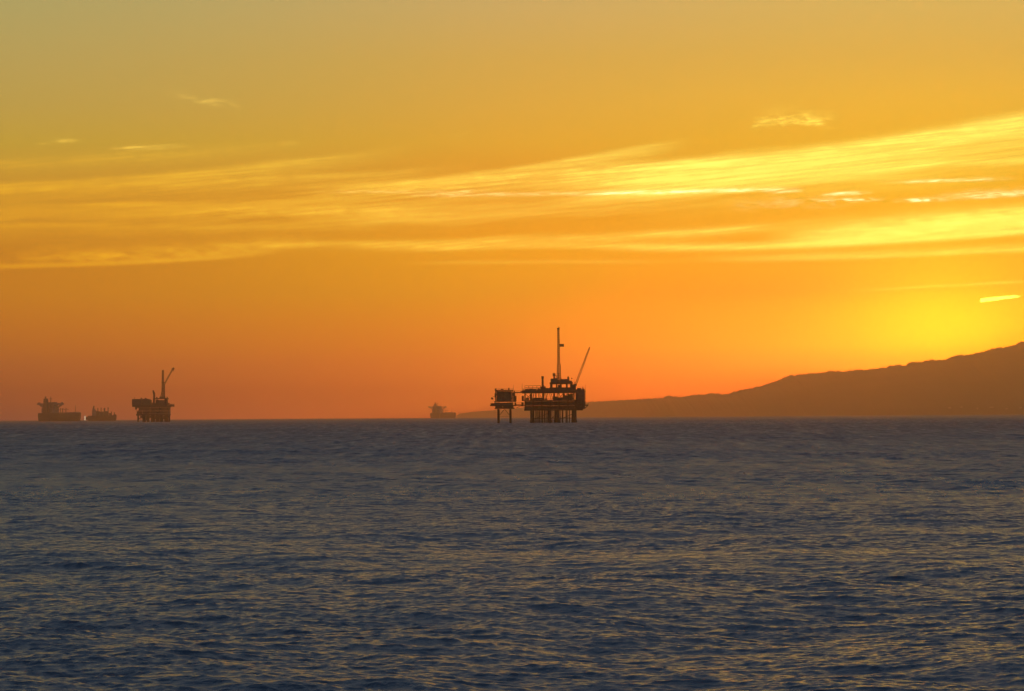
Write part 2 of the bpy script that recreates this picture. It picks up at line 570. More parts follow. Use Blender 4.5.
def build_headland():
    nx, ny = 2000, 48
    px = np.linspace(380, 1800, nx)
    x = (px - 512) / F * HD
    t = np.linspace(0, 1, ny)
    yy = HD - 1900 + t * 5200
    pk = 1900 / 5200
    prof = np.where(t < pk, np.sin(np.clip(t / pk, 0, 1) * math.pi / 2) ** 0.9, np.cos((t - pk) / (1 - pk) * math.pi / 2))
    H = ridge_h(px)
    X, Yv = np.meshgrid(x, yy)
    away = 1 + 0.36 * np.clip((660 - px) / 190, 0, 1)       # the low tail bends away seaward
    H = H * away
    n = np.zeros_like(X)
    for k in range(60):
        lam = math.exp(rng.uniform(math.log(60), math.log(1600)))
        a = rng.uniform(0, 2 * math.pi)
        n += np.sin((X * math.cos(a) + Yv * math.sin(a)) * 2 * math.pi / lam + rng.uniform(0, 6.28)) * (lam / 1600) ** 0.8
    n2 = np.zeros_like(x)
    for k in range(40):
        lam = math.exp(rng.uniform(math.log(16), math.log(60)))
        n2 += np.sin(x * 2 * math.pi / lam + rng.uniform(0, 6.28)) * (lam / 60) ** 0.4
    Z = prof[:, None] * (H[None, :] + n2[None, :] * 0.5 * np.clip(H[None, :] / 120, 0, 1)) + n * 3.5 * np.sin(t * math.pi)[:, None] ** 2 * np.clip(H[None, :] / 300, 0.03, 1) * (np.abs(t - pk)[:, None] > 0.03)
    Z = np.where((t == 0)[:, None] | (t == 1)[:, None], -1.5, np.maximum(Z, -1.2))
    Yv = Yv + (away - 1)[None, :] * HD
    X = X * (1 + (away - 1)[None, :])
    v = np.stack([X, Yv, Z], -1).reshape(-1, 3)
    f = []
    for a in range(ny - 1):
        for b in range(nx - 1):
            f.append((a * nx + b, a * nx + b + 1, (a + 1) * nx + b + 1, (a + 1) * nx + b))
    me = bpy.data.meshes.new('headland')
    me.from_pydata([tuple(p) for p in v], [], f)
    me.materials.append(SCRUB)
    o = bpy.data.objects.new('headland', me)
    col.objects.link(o)
    o['kind'] = 'structure'
    top = Z.max(axis=0)
    topy = yy[Z.argmax(axis=0)]
    # bushes along the skyline, too many and too small to count
    m = MB()
    for k in range(1500):
        p = random.uniform(662, 1300)
        dens = 0.5 + 0.5 * math.sin(p * 0.21) * math.sin(p * 0.057 + 1)
        if random.random() > 0.25 + 0.75 * dens:
            continue
        h = float(np.interp(p, px, top))
        s = random.uniform(4, 12) * (0.5 + 0.8 * dens) * min(1, 0.45 + h / 250)
        cx, cy, cz = (p - 512) / F * HD, float(np.interp(p, px, topy)) + random.uniform(-30, 30), h - 1
        ring = []
        nn = 6
        for lv, (zz, rr) in enumerate(((-0.6, 0.8), (0.3, 1.0), (0.9, 0.6))):
            for q in range(nn):
                an = q / nn * 2 * math.pi + lv
                e = rr * random.uniform(0.7, 1.3)
                ring.append((cx + math.cos(an) * s * 1.3 * e, cy + math.sin(an) * s * e, cz + s * zz))
        ring.append((cx, cy, cz + s * random.uniform(1.1, 1.5)))
        fc = [(l * nn + q, l * nn + (q + 1) % nn, (l + 1) * nn + (q + 1) % nn, (l + 1) * nn + q) for l in range(2) for q in range(nn)]
        fc += [(2 * nn + q, 2 * nn + (q + 1) % nn, 3 * nn) for q in range(nn)]
        m.add(ring, fc)
    o = m.build('ridge_scrub', LEAF)
    o['kind'] = 'stuff'
    return px, yy, Z


G_PX, G_Y, G_Z = build_headland()

# one tree standing clear on the low ridge
tx = (711 - 512) / F * HD
tk = int(np.abs(G_PX - 711).argmin())
th_ = float(G_Z[:, tk].max())
t = thing('lone_tree', 'lone round-crowned tree standing up from the low ridge left of the headland', 'tree', (tx, float(G_Y[G_Z[:, tk].argmax()]), th_))
MB().tube((0, 0, -4), (0, 0, 7), 0.9, 0.6).build('trunk', STEEL, t)
m = MB()
for k in range(260):
    a, b, c = [random.gauss(0, 1) for _ in range(3)]
    l = math.sqrt(a * a + b * b + c * c) + 1e-6
    q = random.uniform(0.4, 1.0)
    p = Vector((a / l * 9 * q, b / l * 8 * q, 11 + c / l * 6 * q))
    s = random.uniform(1.0, 2.2)
    d1 = Vector((random.gauss(0, 1), random.gauss(0, 1), random.gauss(0, 1))).normalized() * s
    d2 = d1.orthogonal().normalized() * s
    m.add([p - d1, p + d2, p + d1, p - d2], [(0, 1, 2, 3)])
m.build('crown', LEAF, t)

# pale houses near the waterline at the foot of the headland
for k, (px, py, wd) in enumerate(((949, 408.4, 15), (961, 407.6, 12), (977, 409.2, 10), (991, 408.0, 19), (1006, 409.4, 10), (1020, 408.4, 15))):
    hz = (417.3 - 0.0054 * (px - 512) - py) * (HD - 1800) / F + EYE - 3
    gk = int(np.abs(G_PX - px).argmin())
    D = float(np.interp(hz, G_Z[:22, gk], G_Y[:22]))
    say = ['pale shore house at the left end of the row below the headland',
           'small pale house, second from the left along the headland shore',
           'small low house left of the widest shore house, nearest the water',
           'widest pale house in the middle of the row below the headland',
           'small low house between the two wide shore houses at right',
           'pale house at the right end of the row below the headland'][k]
    h = thing('coastal_house', say, 'house', ((px - 512) / F * D, D, hz), 0, 'houses along the headland shore')
    MB().box(-wd / 2, wd / 2, -5, 5, -4, 4.5).build('wall', STUCCO, h)
    MB().frustum(-wd / 2 - 0.6, wd / 2 + 0.6, -5.6, 5.6, 4.52, -wd / 2 + 2, wd / 2 - 2, -0.5, 0.5, 7).build('roof', PAINT, h)
    for q in (-0.27, 0.27):
        MB().box(q * wd - wd * 0.15, q * wd + wd * 0.15, -5.3, -5.02, 0.6, 3.4).build('window', WINDOW, h)


# ------------------------------------------------------------------ the near platform
D1 = 2460.0
K = D1 / F / 5.7583
GX = lambda X: (X - 415) * K
GZ = lambda Y: (627 - Y) * K
rig = thing('oil_platform', 'largest offshore oil platform with tall drilling mast and slanting crane boom', 'oil platform',
            ((552.1 - 512) / F * D1, D1, 0))


def gbox(m, X0, X1, Y0, Y1, y0, y1):
    return m.box(GX(X0), GX(X1), y0, y1, GZ(Y1), GZ(Y0))


for X, yq in ((293, -12), (305, 12), (393, -12), (401, 12), (436, 12), (446, -12), (534, 12), (544, -12)):
    m = MB().tube((GX(X), yq, -2), (GX(X), yq, GZ(556)), 1.0, 0.95, 12)
    m.tube((GX(X), yq, -2), (GX(X), yq, 2.2), 1.35, 1.25, 12)
    m.build('leg', STEEL, rig)
for X in (318, 325, 331, 338, 344, 352, 358, 366, 372, 379, 386, 412, 423, 458, 470, 474, 492, 498, 512):
    yq = random.choice((-6, -3, 0, 3, 6))
    MB().tube((GX(X), yq, -2), (GX(X), yq, GZ(556)), 0.36, 0.36, 8).build('conductor_pipe', STEEL, rig)
for X0, X1 in ((293, 393), (393, 446), (446, 544)):
    m = MB().bar((GX(X0), -12, GZ(600)), (GX(X1), -12, GZ(600)), 0.5)
    m.bar((GX(X0), -12, GZ(612)), (GX(X1), -12, GZ(570)), 0.35)
    m.build('brace', STEEL, rig)
# lower deck: two floors full of process gear
m = MB()
gbox(m, 252, 588, 548, 556, -15, 15)
gbox(m, 250, 592, 522, 527, -15.5, 15.5)
gbox(m, 250, 592, 496, 501, -15.5, 15.5)
for X in (254, 300, 350, 400, 450, 500, 545, 584):
    for yq in (-14.4, 13.6):
        m.box(GX(X), GX(X) + 0.8, yq, yq + 0.8, GZ(548) + .01, GZ(527) - .01)
        m.box(GX(X), GX(X) + 0.8, yq, yq + 0.8, GZ(522) + .01, GZ(501) - .01)
m.build('lower_deck', STEEL, rig)
for X0, X1, Y0, Y1, y0, y1 in ((254, 420, 527.2, 548, -1, 1.5), (424, 586, 527.2, 548, -1, 1.5), (254, 420, 501.2, 522, -1, 1.5), (424, 586, 501.2, 522, -1, 1.5), (256, 296, 529, 547, -13, -6), (303, 330, 531, 547, -12, -2), (336, 352, 535, 547, -13, -7), (362, 398, 528, 547, -11, -3),
                               (405, 448, 530, 547, -13, -5), (456, 496, 529, 547, -12, -4), (505, 540, 528, 547, -13, -2), (258, 350, 530, 547, 2, 12), (352, 580, 529, 547, 3, 12),
                               (258, 297, 503, 521, -13, -5), (304, 346, 505, 521, -12, -3), (355, 392, 503, 521, -13, -4), (404, 440, 506, 521, -11, -3),
                               (452, 494, 504, 521, -13, -5), (502, 542, 503, 521, -12, -2), (260, 400, 503, 521, 3, 12), (402, 580, 503, 521, 3, 12)):
    gbox(MB(), X0, X1, Y0 + 1, Y1 - .3, y0, y1).build('equipment_module', random.choice((STEEL, GREY, GREEN, PAINT)), rig)
for X, Y in ((330, 489), (470, 488)):
    for yq in (-9, 6):
        mm = MB().tube((GX(X) - 4, yq, GZ(Y)), (GX(X) + 4, yq, GZ(Y)), 0.95, None, 10)
        mm.box(GX(X) - 3, GX(X) - 2.6, yq - .5, yq + .5, GZ(496) + .01, GZ(Y) - .6).box(GX(X) + 2.6, GX(X) + 3, yq - .5, yq + .5, GZ(496) + .01, GZ(Y) - .6)
        mm.build('pressure_vessel', GREY, rig)
# open middle level
for X, wdt, yq in ((253, 7, -14), (286, 7, 12), (292, 6, -14), (316, 6, -14), (357, 8, -14), (362, 7, 13), (418, 7, -14), (424, 6, 13), (444, 4, -14), (472, 7, -14), (482, 6, 13), (500, 6, -14), (520, 8, 13), (533, 8, -14)):
    gbox(MB(), X, X + wdt, 457, 496, yq, yq + 0.9).build('deck_column', STEEL, rig)
for X0, X1, Y0, Y1, y0, y1 in ((427, 448, 476, 495, -8, 0), (428, 470, 488, 495, 1, 9), (476, 504, 470, 495, -10, -2), (506, 532, 462, 495, -9, 8), (262, 280, 482, 495, -9, -2), (370, 384, 486, 495, -6, 0), (324, 345, 489, 495, -5, 5)):
    gbox(MB(), X0, X1, Y0, Y1, y0, y1).build('equipment_module', random.choice((STEEL, GREY, PAINT)), rig)
m = MB()
for a, b in ((253, 292), (445, 472), (474, 500), (500, 535)):
    m = MB().bar((GX(a + 3), -13.6, GZ(494)), (GX(b + 3), -13.6, GZ(458)), 0.3)
    m.bar((GX(a + 3), -13.6, GZ(458)), (GX(b + 3), -13.6, GZ(494)), 0.3)
    m.build('diagonal_brace', STEEL, rig)
# upper deck
m = gbox(MB(), 240, 546, 440, 456, -16, 16)
m.build('upper_deck', STEEL, rig)
m = MB()
z = GZ(440)
for pts in ([(GX(241), -15.8, z), (GX(395), -15.8, z)], [(GX(241), 15.8, z), (GX(395), 15.8, z)], [(GX(252), -15.2, GZ(496)), (GX(540), -15.2, GZ(496))]):
    m = MB()
    railing(m, pts)
    m.build('railing', PAINT, rig)
# pipe rack frame on the left of the upper deck
m = MB()
for X in (256, 279, 302, 325, 347):
    for yq in (-9, -3):
        m.bar((GX(X), yq, z), (GX(X), yq, GZ(413)), 0.22)
for Y in (413, 424):
    for yq in (-9, -3):
        m.bar((GX(256), yq, GZ(Y)), (GX(347), yq, GZ(Y)), 0.24)
for X in (256, 279, 302, 325, 347):
    m.bar((GX(X), -9, GZ(413)), (GX(X), -3, GZ(413)), 0.22)
m.build('pipe_rack', PAINT, rig)
for X0, X1, Y0, y0, y1 in ((258, 276, 431, -7, -1), (284, 296, 428, 2, 9), (304, 322, 430, -8, -2), (330, 342, 427, 3, 9), (345, 376, 418, -6, 4), (374, 398, 427, -10, 0)):
    gbox(MB(), X0, X1, Y0, 439.9, y0, y1).build('equipment_module', random.choice((STEEL, GREY, GREEN)), rig)
m = MB().tube((GX(359), -1, GZ(418)), (GX(359), -1, GZ(372)), 0.85, 0.75, 10)
m.tube((GX(359), -1, GZ(372)), (GX(359), -1, GZ(358)), 1.0, 0.95, 10)
m.bar((GX(368), -1, GZ(418)), (GX(360), -1, GZ(396)), 0.3)
m.build('exhaust_stack', STEEL, rig)
# living quarters at the right
q = gbox(MB(), 548, 600, 436, 548, -10, 10).build('quarters', GREY, rig)
for Y in (450, 470, 490, 510, 530):
    for k in range(5):
        gbox(MB(), 553 + k * 9, 557.5 + k * 9, Y, Y + 7, -10.12, -10.01).build('window', GREEN, q)
m = MB()
for Y in (447, 466, 486, 506):
    gbox(m, 601, 607, Y, Y + 3, -9, 9)
gbox(m, 603, 605, 450, 520, 2, 3.4)
m.build('stair_tower', STEEL, rig)
m = gbox(MB(), 593, 620, 523, 530, -6, 6)
m.bar((GX(600), 0, GZ(545)), (GX(617), 0, GZ(530)), 0.5)
railing(m, [(GX(601), -5.8, GZ(523)), (GX(620), -5.8, GZ(523)), (GX(620), 5.8, GZ(523))])
m.build('boat_landing', STEEL, rig)
gbox(MB(), 564, 580, 428, 435.9, -5, 4).build('rooftop_unit', GREY, rig)
gbox(MB(), 588, 597, 431, 435.9, -3, 6).build('rooftop_unit', PAINT, rig)
for X, Y0, Y1 in ((604, 447, 408), (241, 440, 396), (250, 440, 428), (596, 436, 420)):
    MB().tube((GX(X), -3, GZ(Y0)), (GX(X), -3, GZ(Y1)), 0.16, 0.07, 6).build('antenna', STEEL, rig)
gbox(MB(), 232, 239.5, 444, 454, -4, 3).build('landing_bracket', STEEL, rig)
gbox(MB(), 236, 249, 508, 530, -6, 6).build('landing_bracket', STEEL, rig)
gbox(MB(), 238, 250, 470, 500, -3, -1).build('stair_tower', STEEL, rig)
# drilling package
sub = gbox(MB(), 398, 548, 424, 439.9, -9, 9).build('rig_base', STEEL, rig)
for X0, X1 in ((403, 415), (436, 443), (459, 468), (494, 502), (518, 531)):
    for yq in (-8, 6):
        gbox(MB(), X0, X1, 405, 423.9, yq, yq + 2).build('column', STEEL, sub)
m = gbox(MB(), 400, 532, 394, 404.9, -9, 9)
gbox(m, 532.2, 546, 408, 423.9, -6, 6)
m.build('drill_floor', STEEL, rig)
gbox(MB(), 446, 460, 408, 423.9, -4, 4).build('blowout_stack', GREY, rig)
gbox(MB(), 405, 446, 373, 393.9, -8, 0).build('wind_wall', GREEN, rig)
gbox(MB(), 455, 512, 376, 393.9, -7, 1).build('wind_wall', GREY, rig)
gbox(MB(), 410, 500, 380, 393.9, 3, 8).build('equipment_module', GREEN, rig)
gbox(MB(), 512.4, 527, 386, 393.9, -5, 2).build('equipment_module', STEEL, rig)
m = gbox(MB(), 417, 432, 342, 358, -5, -1)
gbox(m, 421, 428, 358.1, 372.9, -4, -2)
m.bar((GX(432), -3, GZ(352)), (GX(444), -1, GZ(366)), 0.35).bar((GX(424), -3, GZ(342)), (GX(424), -3, GZ(336)), 0.25)
m.build('crows_cabin', PAINT, rig)
m = gbox(MB(), 501, 511, 362, 375.9, -4, -1)
m.bar((GX(506), -2.5, GZ(362)), (GX(506), -2.5, GZ(354)), 0.2)
m.build('mud_tank', STEEL, rig)
m = MB()
lattice(m, (GX(453), -1, GZ(393.9)), (GX(453), -1, GZ(290)), 3.1, 2.5, 8, 0.42)
lattice(m, (GX(452), -1, GZ(290)), (GX(451.5), -1, GZ(90)), 1.75, 1.3, 18, 0.34)
m.tube((GX(452), -1, GZ(392)), (GX(451.5), -1, GZ(92)), 0.16, None, 6)
m.box(GX(449), GX(455), -1.7, -0.3, GZ(372), GZ(340))
mast = m.build('drilling_mast', STEEL, rig)
m = gbox(MB(), 444, 459, 80, 90, -2, 0)
m.bar((GX(452), -1, GZ(80)), (GX(452), -1, GZ(70)), 0.2)
m.bar((GX(452), -1, GZ(82)), (GX(462), -1, GZ(76)), 0.2)
m.build('crown_block', STEEL, mast)
m = gbox(MB(), 457.5, 484, 187, 189, -2.2, 0.2)
gbox(m, 458, 483.5, 173, 186.9, -2.1, 0.1)
m.build('monkey_board', GREEN, mast)
# crane
cr = MB().tube((GX(543), -11, z), (GX(543), -11, GZ(416)), 0.9, 0.8, 10)
cr = cr.build('crane', STEEL, rig)
gbox(MB(), 534, 553, 404, 415.9, -12.5, -9.5).build('cab', GREY, cr)
m = MB()
lattice(m, (GX(547), -11, GZ(410)), (GX(628.5), -11, GZ(198)), 1.35, 0.8, 14, 0.27)
m.tube((GX(628.5), -11, GZ(198)), (GX(629.5), -11, GZ(194)), 0.55, 0.4, 8)
m.build('boom', PAINT, cr)
m = MB().bar((GX(543), -11, GZ(404)), (GX(538), -11, GZ(388)), 0.25)
m.bar((GX(538), -11, GZ(388)), (GX(620), -11, GZ(222)), 0.05)
m.bar((GX(629), -11, GZ(196)), (GX(629), -11, GZ(206)), 0.07)
m.build('hoist_cable', STEEL, cr)

# small gear standing about on the decks
rg = random.Random(5)
for X0, X1, zt, n in ((244, 396, 440, 9), (552, 598, 436, 3), (408, 526, 374, 6)):
    for k in range(n):
        X = rg.uniform(X0, X1)
        w_, h_ = rg.uniform(4, 12), rg.uniform(3, 10)
        y_ = rg.uniform(-9, 8)
        m = gbox(MB(), X, X + w_, zt - h_, zt - 0.1, y_, y_ + rg.uniform(1.5, 4))
        if rg.random() < 0.5:
            m.tube((GX(X + w_ / 2), y_ + 0.7, GZ(zt - h_) + .01), (GX(X + w_ / 2), y_ + 0.7, GZ(zt - h_ - rg.uniform(4, 10))), 0.18, 0.12, 6)
        m.build('deck_gear', rg.choice((STEEL, GREY, PAINT)), rig)
for k in range(22):
    X = rg.uniform(258, 536)
    y_ = rg.uniform(-12, 10)
    MB().bar((GX(X), y_, GZ(457)), (GX(X + rg.uniform(-14, 14)), y_ + rg.uniform(-3, 3), GZ(495)), 0.3).build('riser_pipe', STEEL, rig)

# ------------------------------------------------------------------ satellite platform joined by walkways
sat = thing('oil_platform', 'small square oil platform on thin braced legs left of the largest platform', 'oil platform',
            ((505.2 - 512) / F * D1, D1 - 2, 0))
sx = lambda X: (X - 145) * K
def sbox(m, X0, X1, Y0, Y1, y0, y1):
    return m.box(sx(X0), sx(X1), y0, y1, GZ(Y1), GZ(Y0))
for X, yq in ((101, -7), (107, 7), (170, 7), (176, -7)):
    MB().tube((sx(X), yq, -2), (sx(X), yq, GZ(546)), 0.52, 0.48, 10).build('leg', STEEL, sat)
for yq in (-7, 7):
    m = MB()
    m.bar((sx(104), yq, GZ(588)), (sx(138), yq, GZ(547)), 0.32).bar((sx(173), yq, GZ(588)), (sx(140), yq, GZ(547)), 0.32)
    m.bar((sx(104), yq, GZ(590)), (sx(173), yq, GZ(590)), 0.14)
    m.build('brace', STEEL, sat)
m = sbox(MB(), 82, 196, 538, 545, -9, 9)
sbox(m, 56, 204, 523, 529, -9.5, 9.5)
m.build('lower_deck', STEEL, sat)
for X0, X1, Y0, y0, y1 in ((80, 112, 508, -8, 0), (114, 150, 510, -8, -2), (152, 190, 508, -7, 1), (84, 190, 509, 2, 8), ):
    sbox(MB(), X0, X1, Y0, 522.9, y0, y1).build('equipment_module', random.choice((STEEL, GREY)), sat)
for X0, X1, y0, y1 in ((86, 128, -7, 7), (130, 190, -6, 7)):
    sbox(MB(), X0, X1, 529.1, 537.9, y0, y1).build('equipment_module', STEEL, sat)
m = sbox(MB(), 80, 206, 500, 505, -9, 9)
m.build('middle_deck', STEEL, sat)
sbox(MB(), 98, 181, 443, 499.9, -6, 7).build('equipment_house', GREEN, sat)
for X, wdt in ((86, 7), (94, 6), (182, 5), (194, 5)):
    sbox(MB(), X, X + wdt, 441, 499.9, -8, -7).build('deck_column', STEEL, sat)
sbox(MB(), 188, 208, 470, 499.9, -5, 4).build('equipment_module', PAINT, sat)
for a, b in (((178, 498), (192, 445)), ((88, 445), (104, 498))):
    MB().bar((sx(a[0]), -8, GZ(a[1])), (sx(b[0]), -8, GZ(b[1])), 0.3).build('diagonal_brace', STEEL, sat)
m = sbox(MB(), 84, 190, 436, 440.9, -9, 9)
railing(m, [(sx(82), -9, GZ(436)), (sx(190), -9, GZ(436))])
m.build('roof_deck', STEEL, sat)
m = MB().tube((sx(62), -3, GZ(483)), (sx(74), -3, GZ(486)), 0.8, 0.6, 8)
m.bar((sx(68), -3, GZ(478)), (sx(84), -3, GZ(470)), 0.2)
m.build('lifeboat', PAINT, sat)
m = MB()
railing(m, [(sx(56), -9.2, GZ(523)), (sx(80), -9.2, GZ(523))])
m.build('railing', STEEL, sat)

for X0, w_, Y0, Y1, y0 in ((60, 20, 512, 522.9, -5), (84, 9, 428, 435.9, -5), (118, 16, 430, 435.9, 0), (160, 8, 424, 435.9, 2), (186, 14, 452, 470, -4), (196, 10, 508, 522.9, 3), (82, 9, 455, 478, -3)):
    sbox(MB(), X0, X0 + w_, Y0, Y1, y0, y0 + 3).build('deck_gear', rg.choice((STEEL, GREY, PAINT)), sat)
MB().tube((sx(190), 2, GZ(440)), (sx(190), 2, GZ(405)), 0.14, 0.07, 6).build('antenna', STEEL, sat)

br = thing('walkway_bridge', 'thin upper steel walkway joining the small platform to the largest platform', 'footbridge', (0, D1, 0), 0, 'walkways between the two platforms')
wx = lambda X: (480 + X / 5.7583 - 512) / F * D1
m = MB().box(wx(189), wx(233), -1.2, 1.2, GZ(454), GZ(448))
railing(m, [(wx(189), -1.1, GZ(448)), (wx(233), -1.1, GZ(448))])
m.build('deck', STEEL, br)
br2 = thing('walkway_bridge', 'lower trussed steel walkway joining the small platform to the largest platform', 'footbridge', (0, D1, 0), 0, 'walkways between the two platforms')
m = MB().box(wx(203), wx(238), -1.5, 1.5, GZ(527), GZ(520))
railing(m, [(wx(203), -1.4, GZ(520)), (wx(238), -1.4, GZ(520))], 1.6, 0.12)
m.build('deck', STEEL, br2)
m = MB().bar((wx(206), 0, GZ(540)), (wx(238), 0, GZ(527)), 0.25)
m.build('strut', STEEL, br2)

# ------------------------------------------------------------------ far platform on the left
D2 = 5500.0
K2 = D2 / F / 9.8714
fx = lambda X: (X - 310) * K2
fz = lambda Y: (622 - Y) * K2
far = thing('oil_platform', 'hazy distant oil platform at left with overhanging block and raised crane', 'oil platform',
            ((120 + 310 / 9.8714 - 512) / F * D2, D2, 0))
def fbox(m, X0, X1, Y0, Y1, y0, y1):
    return m.box(fx(X0), fx(X1), y0, y1, fz(Y1), fz(Y0))
for X, yq in ((186, -15), (216, 15), (255, -15), (300, 15), (345, -15), (385, 15), (425, -15), (474, 15), (474, -15)):
    MB().tube((fx(X), yq, -2), (fx(X), yq, fz(560)), 1.5, 1.4, 10).build('leg', STEEL, far)
for X in (232, 244, 268, 280, 312, 322, 333, 356, 368, 378, 398, 408, 440, 452, 462):
    MB().tube((fx(X), 0, -2), (fx(X), 0, fz(560)), 1.1, 1.1, 8).build('conductor_pipe', STEEL, far)
m = MB()
for X0, X1 in ((186, 255), (255, 345), (345, 425), (425, 474)):
    m.bar((fx(X0), -15, fz(590)), (fx(X1), -15, fz(562)), 0.8)
m.bar((fx(186), -15, fz(592)), (fx(474), -15, fz(592)), 0.8)
m.build('brace', STEEL, far)
m = fbox(MB(), 168, 486, 544, 560, -18, 18)
fbox(m, 166, 486, 510, 516, -18, 18)
fbox(m, 160, 488, 474, 482, -18, 18)
m.build('lower_deck', STEEL, far)
for X0, X1, Y0, Y1, y0, y1 in ((170, 484, 517, 543, 15, 17), (170, 484, 483, 509, 15, 17), (200, 480, 562, 584, -6, 6), (236, 272, 584.6, 606, -8, 2), (330, 470, 584.6, 598, -5, 4), (172, 225, 518, 543, -14, 10), (232, 300, 519, 543, -15, 14), (306, 365, 517, 543, -15, 12), (372, 378, 520, 543, -14, 8), (386, 484, 517, 543, -15, 15),
                               (190, 300, 483, 509, -14, 14), (306, 400, 484, 509, -14, 14), (408, 482, 483, 509, -15, 14)):
    fbox(MB(), X0, X1, Y0 + .5, Y1 - .5, y0, y1).build('equipment_module', random.choice((STEEL, GREY, PAINT)), far)
m = fbox(MB(), 130, 522, 458, 473.8, -19, 19)
m.build('upper_deck', STEEL, far)
q = fbox(MB(), 124, 210, 402, 457.8, -14, 12).build('quarters', GREY, far)
m = MB()
v = []
for k in range(13):
    a = math.pi * k / 12
    v.append((fx(255) - math.cos(a) * (fx(304) - fx(255)), fz(412) + math.sin(a) * (fz(394) - fz(412))))
pts = [(x_, -10, z_) for x_, z_ in v] + [(x_, 10, z_) for x_, z_ in v]
m.add(pts, [(k, k + 1, 14 + k, 13 + k) for k in range(12)] + [tuple(reversed(range(13))), tuple(range(13, 26))])
fbox(m, 212, 303, 412.2, 457.8, -12, 12)
m.build('storage_hall', GREEN, far)
m = MB()
fbox(m, 124, 208, 396, 401.8, -10, 6)
m.bar((fx(140), 0, fz(396)), (fx(140), 0, fz(378)), 0.5)
m.build('helideck_frame', STEEL, far)
fbox(MB(), 306, 330, 432, 457.8, -8, 8).build('equipment_module', PAINT, far)
m = fbox(MB(), 345, 468, 438, 457.8, -14, 14)
fbox(m, 352, 372, 402, 437.8, -8, 8)
fbox(m, 440, 466, 398, 437.8, -8, 8)
m.build('rig_base', STEEL, far)
fbox(MB(), 376, 438, 408, 437.8, -10, 4).build('wind_wall', GREY, far)
fbox(MB(), 346, 470, 388, 397.8, -12, 12).build('drill_floor', STEEL, far)
fbox(MB(), 392, 440, 374, 387.8, -8, 8).build('doghouse', GREEN, far)
m = MB().tube((fx(332), -4, fz(457)), (fx(338), -4, fz(350)), 1.8, 1.6, 10)
m.tube((fx(338), -4, fz(350)), (fx(326), -4, fz(312)), 2.0, 1.2, 10)
m.build('exhaust_stack', STEEL, far)
m = MB()
lattice(m, (fx(418), 0, fz(374)), (fx(422), 0, fz(112)), 3.3, 2.5, 16, 0.5)
m.tube((fx(419), 0, fz(374)), (fx(422), 0, fz(114)), 0.7, None, 6)
m.box(fx(408), fx(444), -2.5, 2.5, fz(238), fz(230))
m.bar((fx(398), 0, fz(374)), (fx(416), 0, fz(290)), 0.7)
mast = m.build('drilling_mast', STEEL, far)
m = MB().tube((fx(444), -12, fz(387)), (fx(444), -12, fz(250)), 0.9, 0.8, 8)
cr = m.build('crane', STEEL, far)
m = MB()
lattice(m, (fx(444), -12, fz(250)), (fx(526), -12, fz(104)), 1.7, 1.7, 12, 0.42)
m.tube((fx(522), -12, fz(112)), (fx(538), -12, fz(92)), 2.3, 1.7, 8)
m.build('boom', PAINT, cr)
m = MB().bar((fx(532), -12, fz(100)), (fx(534), -12, fz(132)), 0.3)
m.build('hoist_cable', STEEL, cr)
m = MB()
railing(m, [(fx(488), -18, fz(458)), (fx(522), -18, fz(458)), (fx(522), 18, fz(458))], 2.0, 0.25, 5)
m.build('railing', STEEL, far)


for X0, w_, Y0, Y1, y0 in ((150, 18, 474, 500, -6), (200, 14, 384, 395, 0), (246, 12, 386, 396, -4), (300, 10, 440, 457, 4), (330, 16, 440, 457, 5), (470, 16, 436, 457, -3), (488, 12, 448, 457, 6), (456, 8, 376, 388, 2), (356, 10, 378, 388, -4), (158, 20, 522, 544, 6)):
    fbox(MB(), X0, X0 + w_, Y0, Y1 + .7, y0, y0 + 5).build('deck_gear', rg.choice((STEEL, GREY, PAINT)), far)

# ------------------------------------------------------------------ ships
def hull_mesh(L, B, H, sheer=0.0, stern_round=0.15):
    m = MB()
    st = [(0.0, 0.80), (0.03, 0.92), (0.10, 1.0), (0.80, 1.0), (0.90, 0.80), (0.96, 0.45), (0.985, 0.22), (1.0, 0.03)]
    ring = []
    for s, w in st:
        h = H + sheer * max(0, (s - 0.75) / 0.25) ** 2
        xb = L * s
        pull = -0.035 * L * max(0, (s - 0.9) / 0.1)
        ring.append([(xb + pull, -B / 2 * w * 0.86, -2), (xb, -B / 2 * w, h * 0.5), (xb, -B / 2 * w, h), (xb, B / 2 * w, h), (xb, B / 2 * w, h * 0.5), (xb + pull, B / 2 * w * 0.86, -2)])
    v = [p for r_ in ring for p in r_]
    f = []
    for k in range(len(st) - 1):
        for q in range(6):
            f.append((k * 6 + q, k * 6 + (q + 1) % 6, (k + 1) * 6 + (q + 1) % 6, (k + 1) * 6 + q))
    f += [tuple(range(6)), tuple(reversed(range((len(st) - 1) * 6, len(st) * 6)))]
    return m.add(v, f)


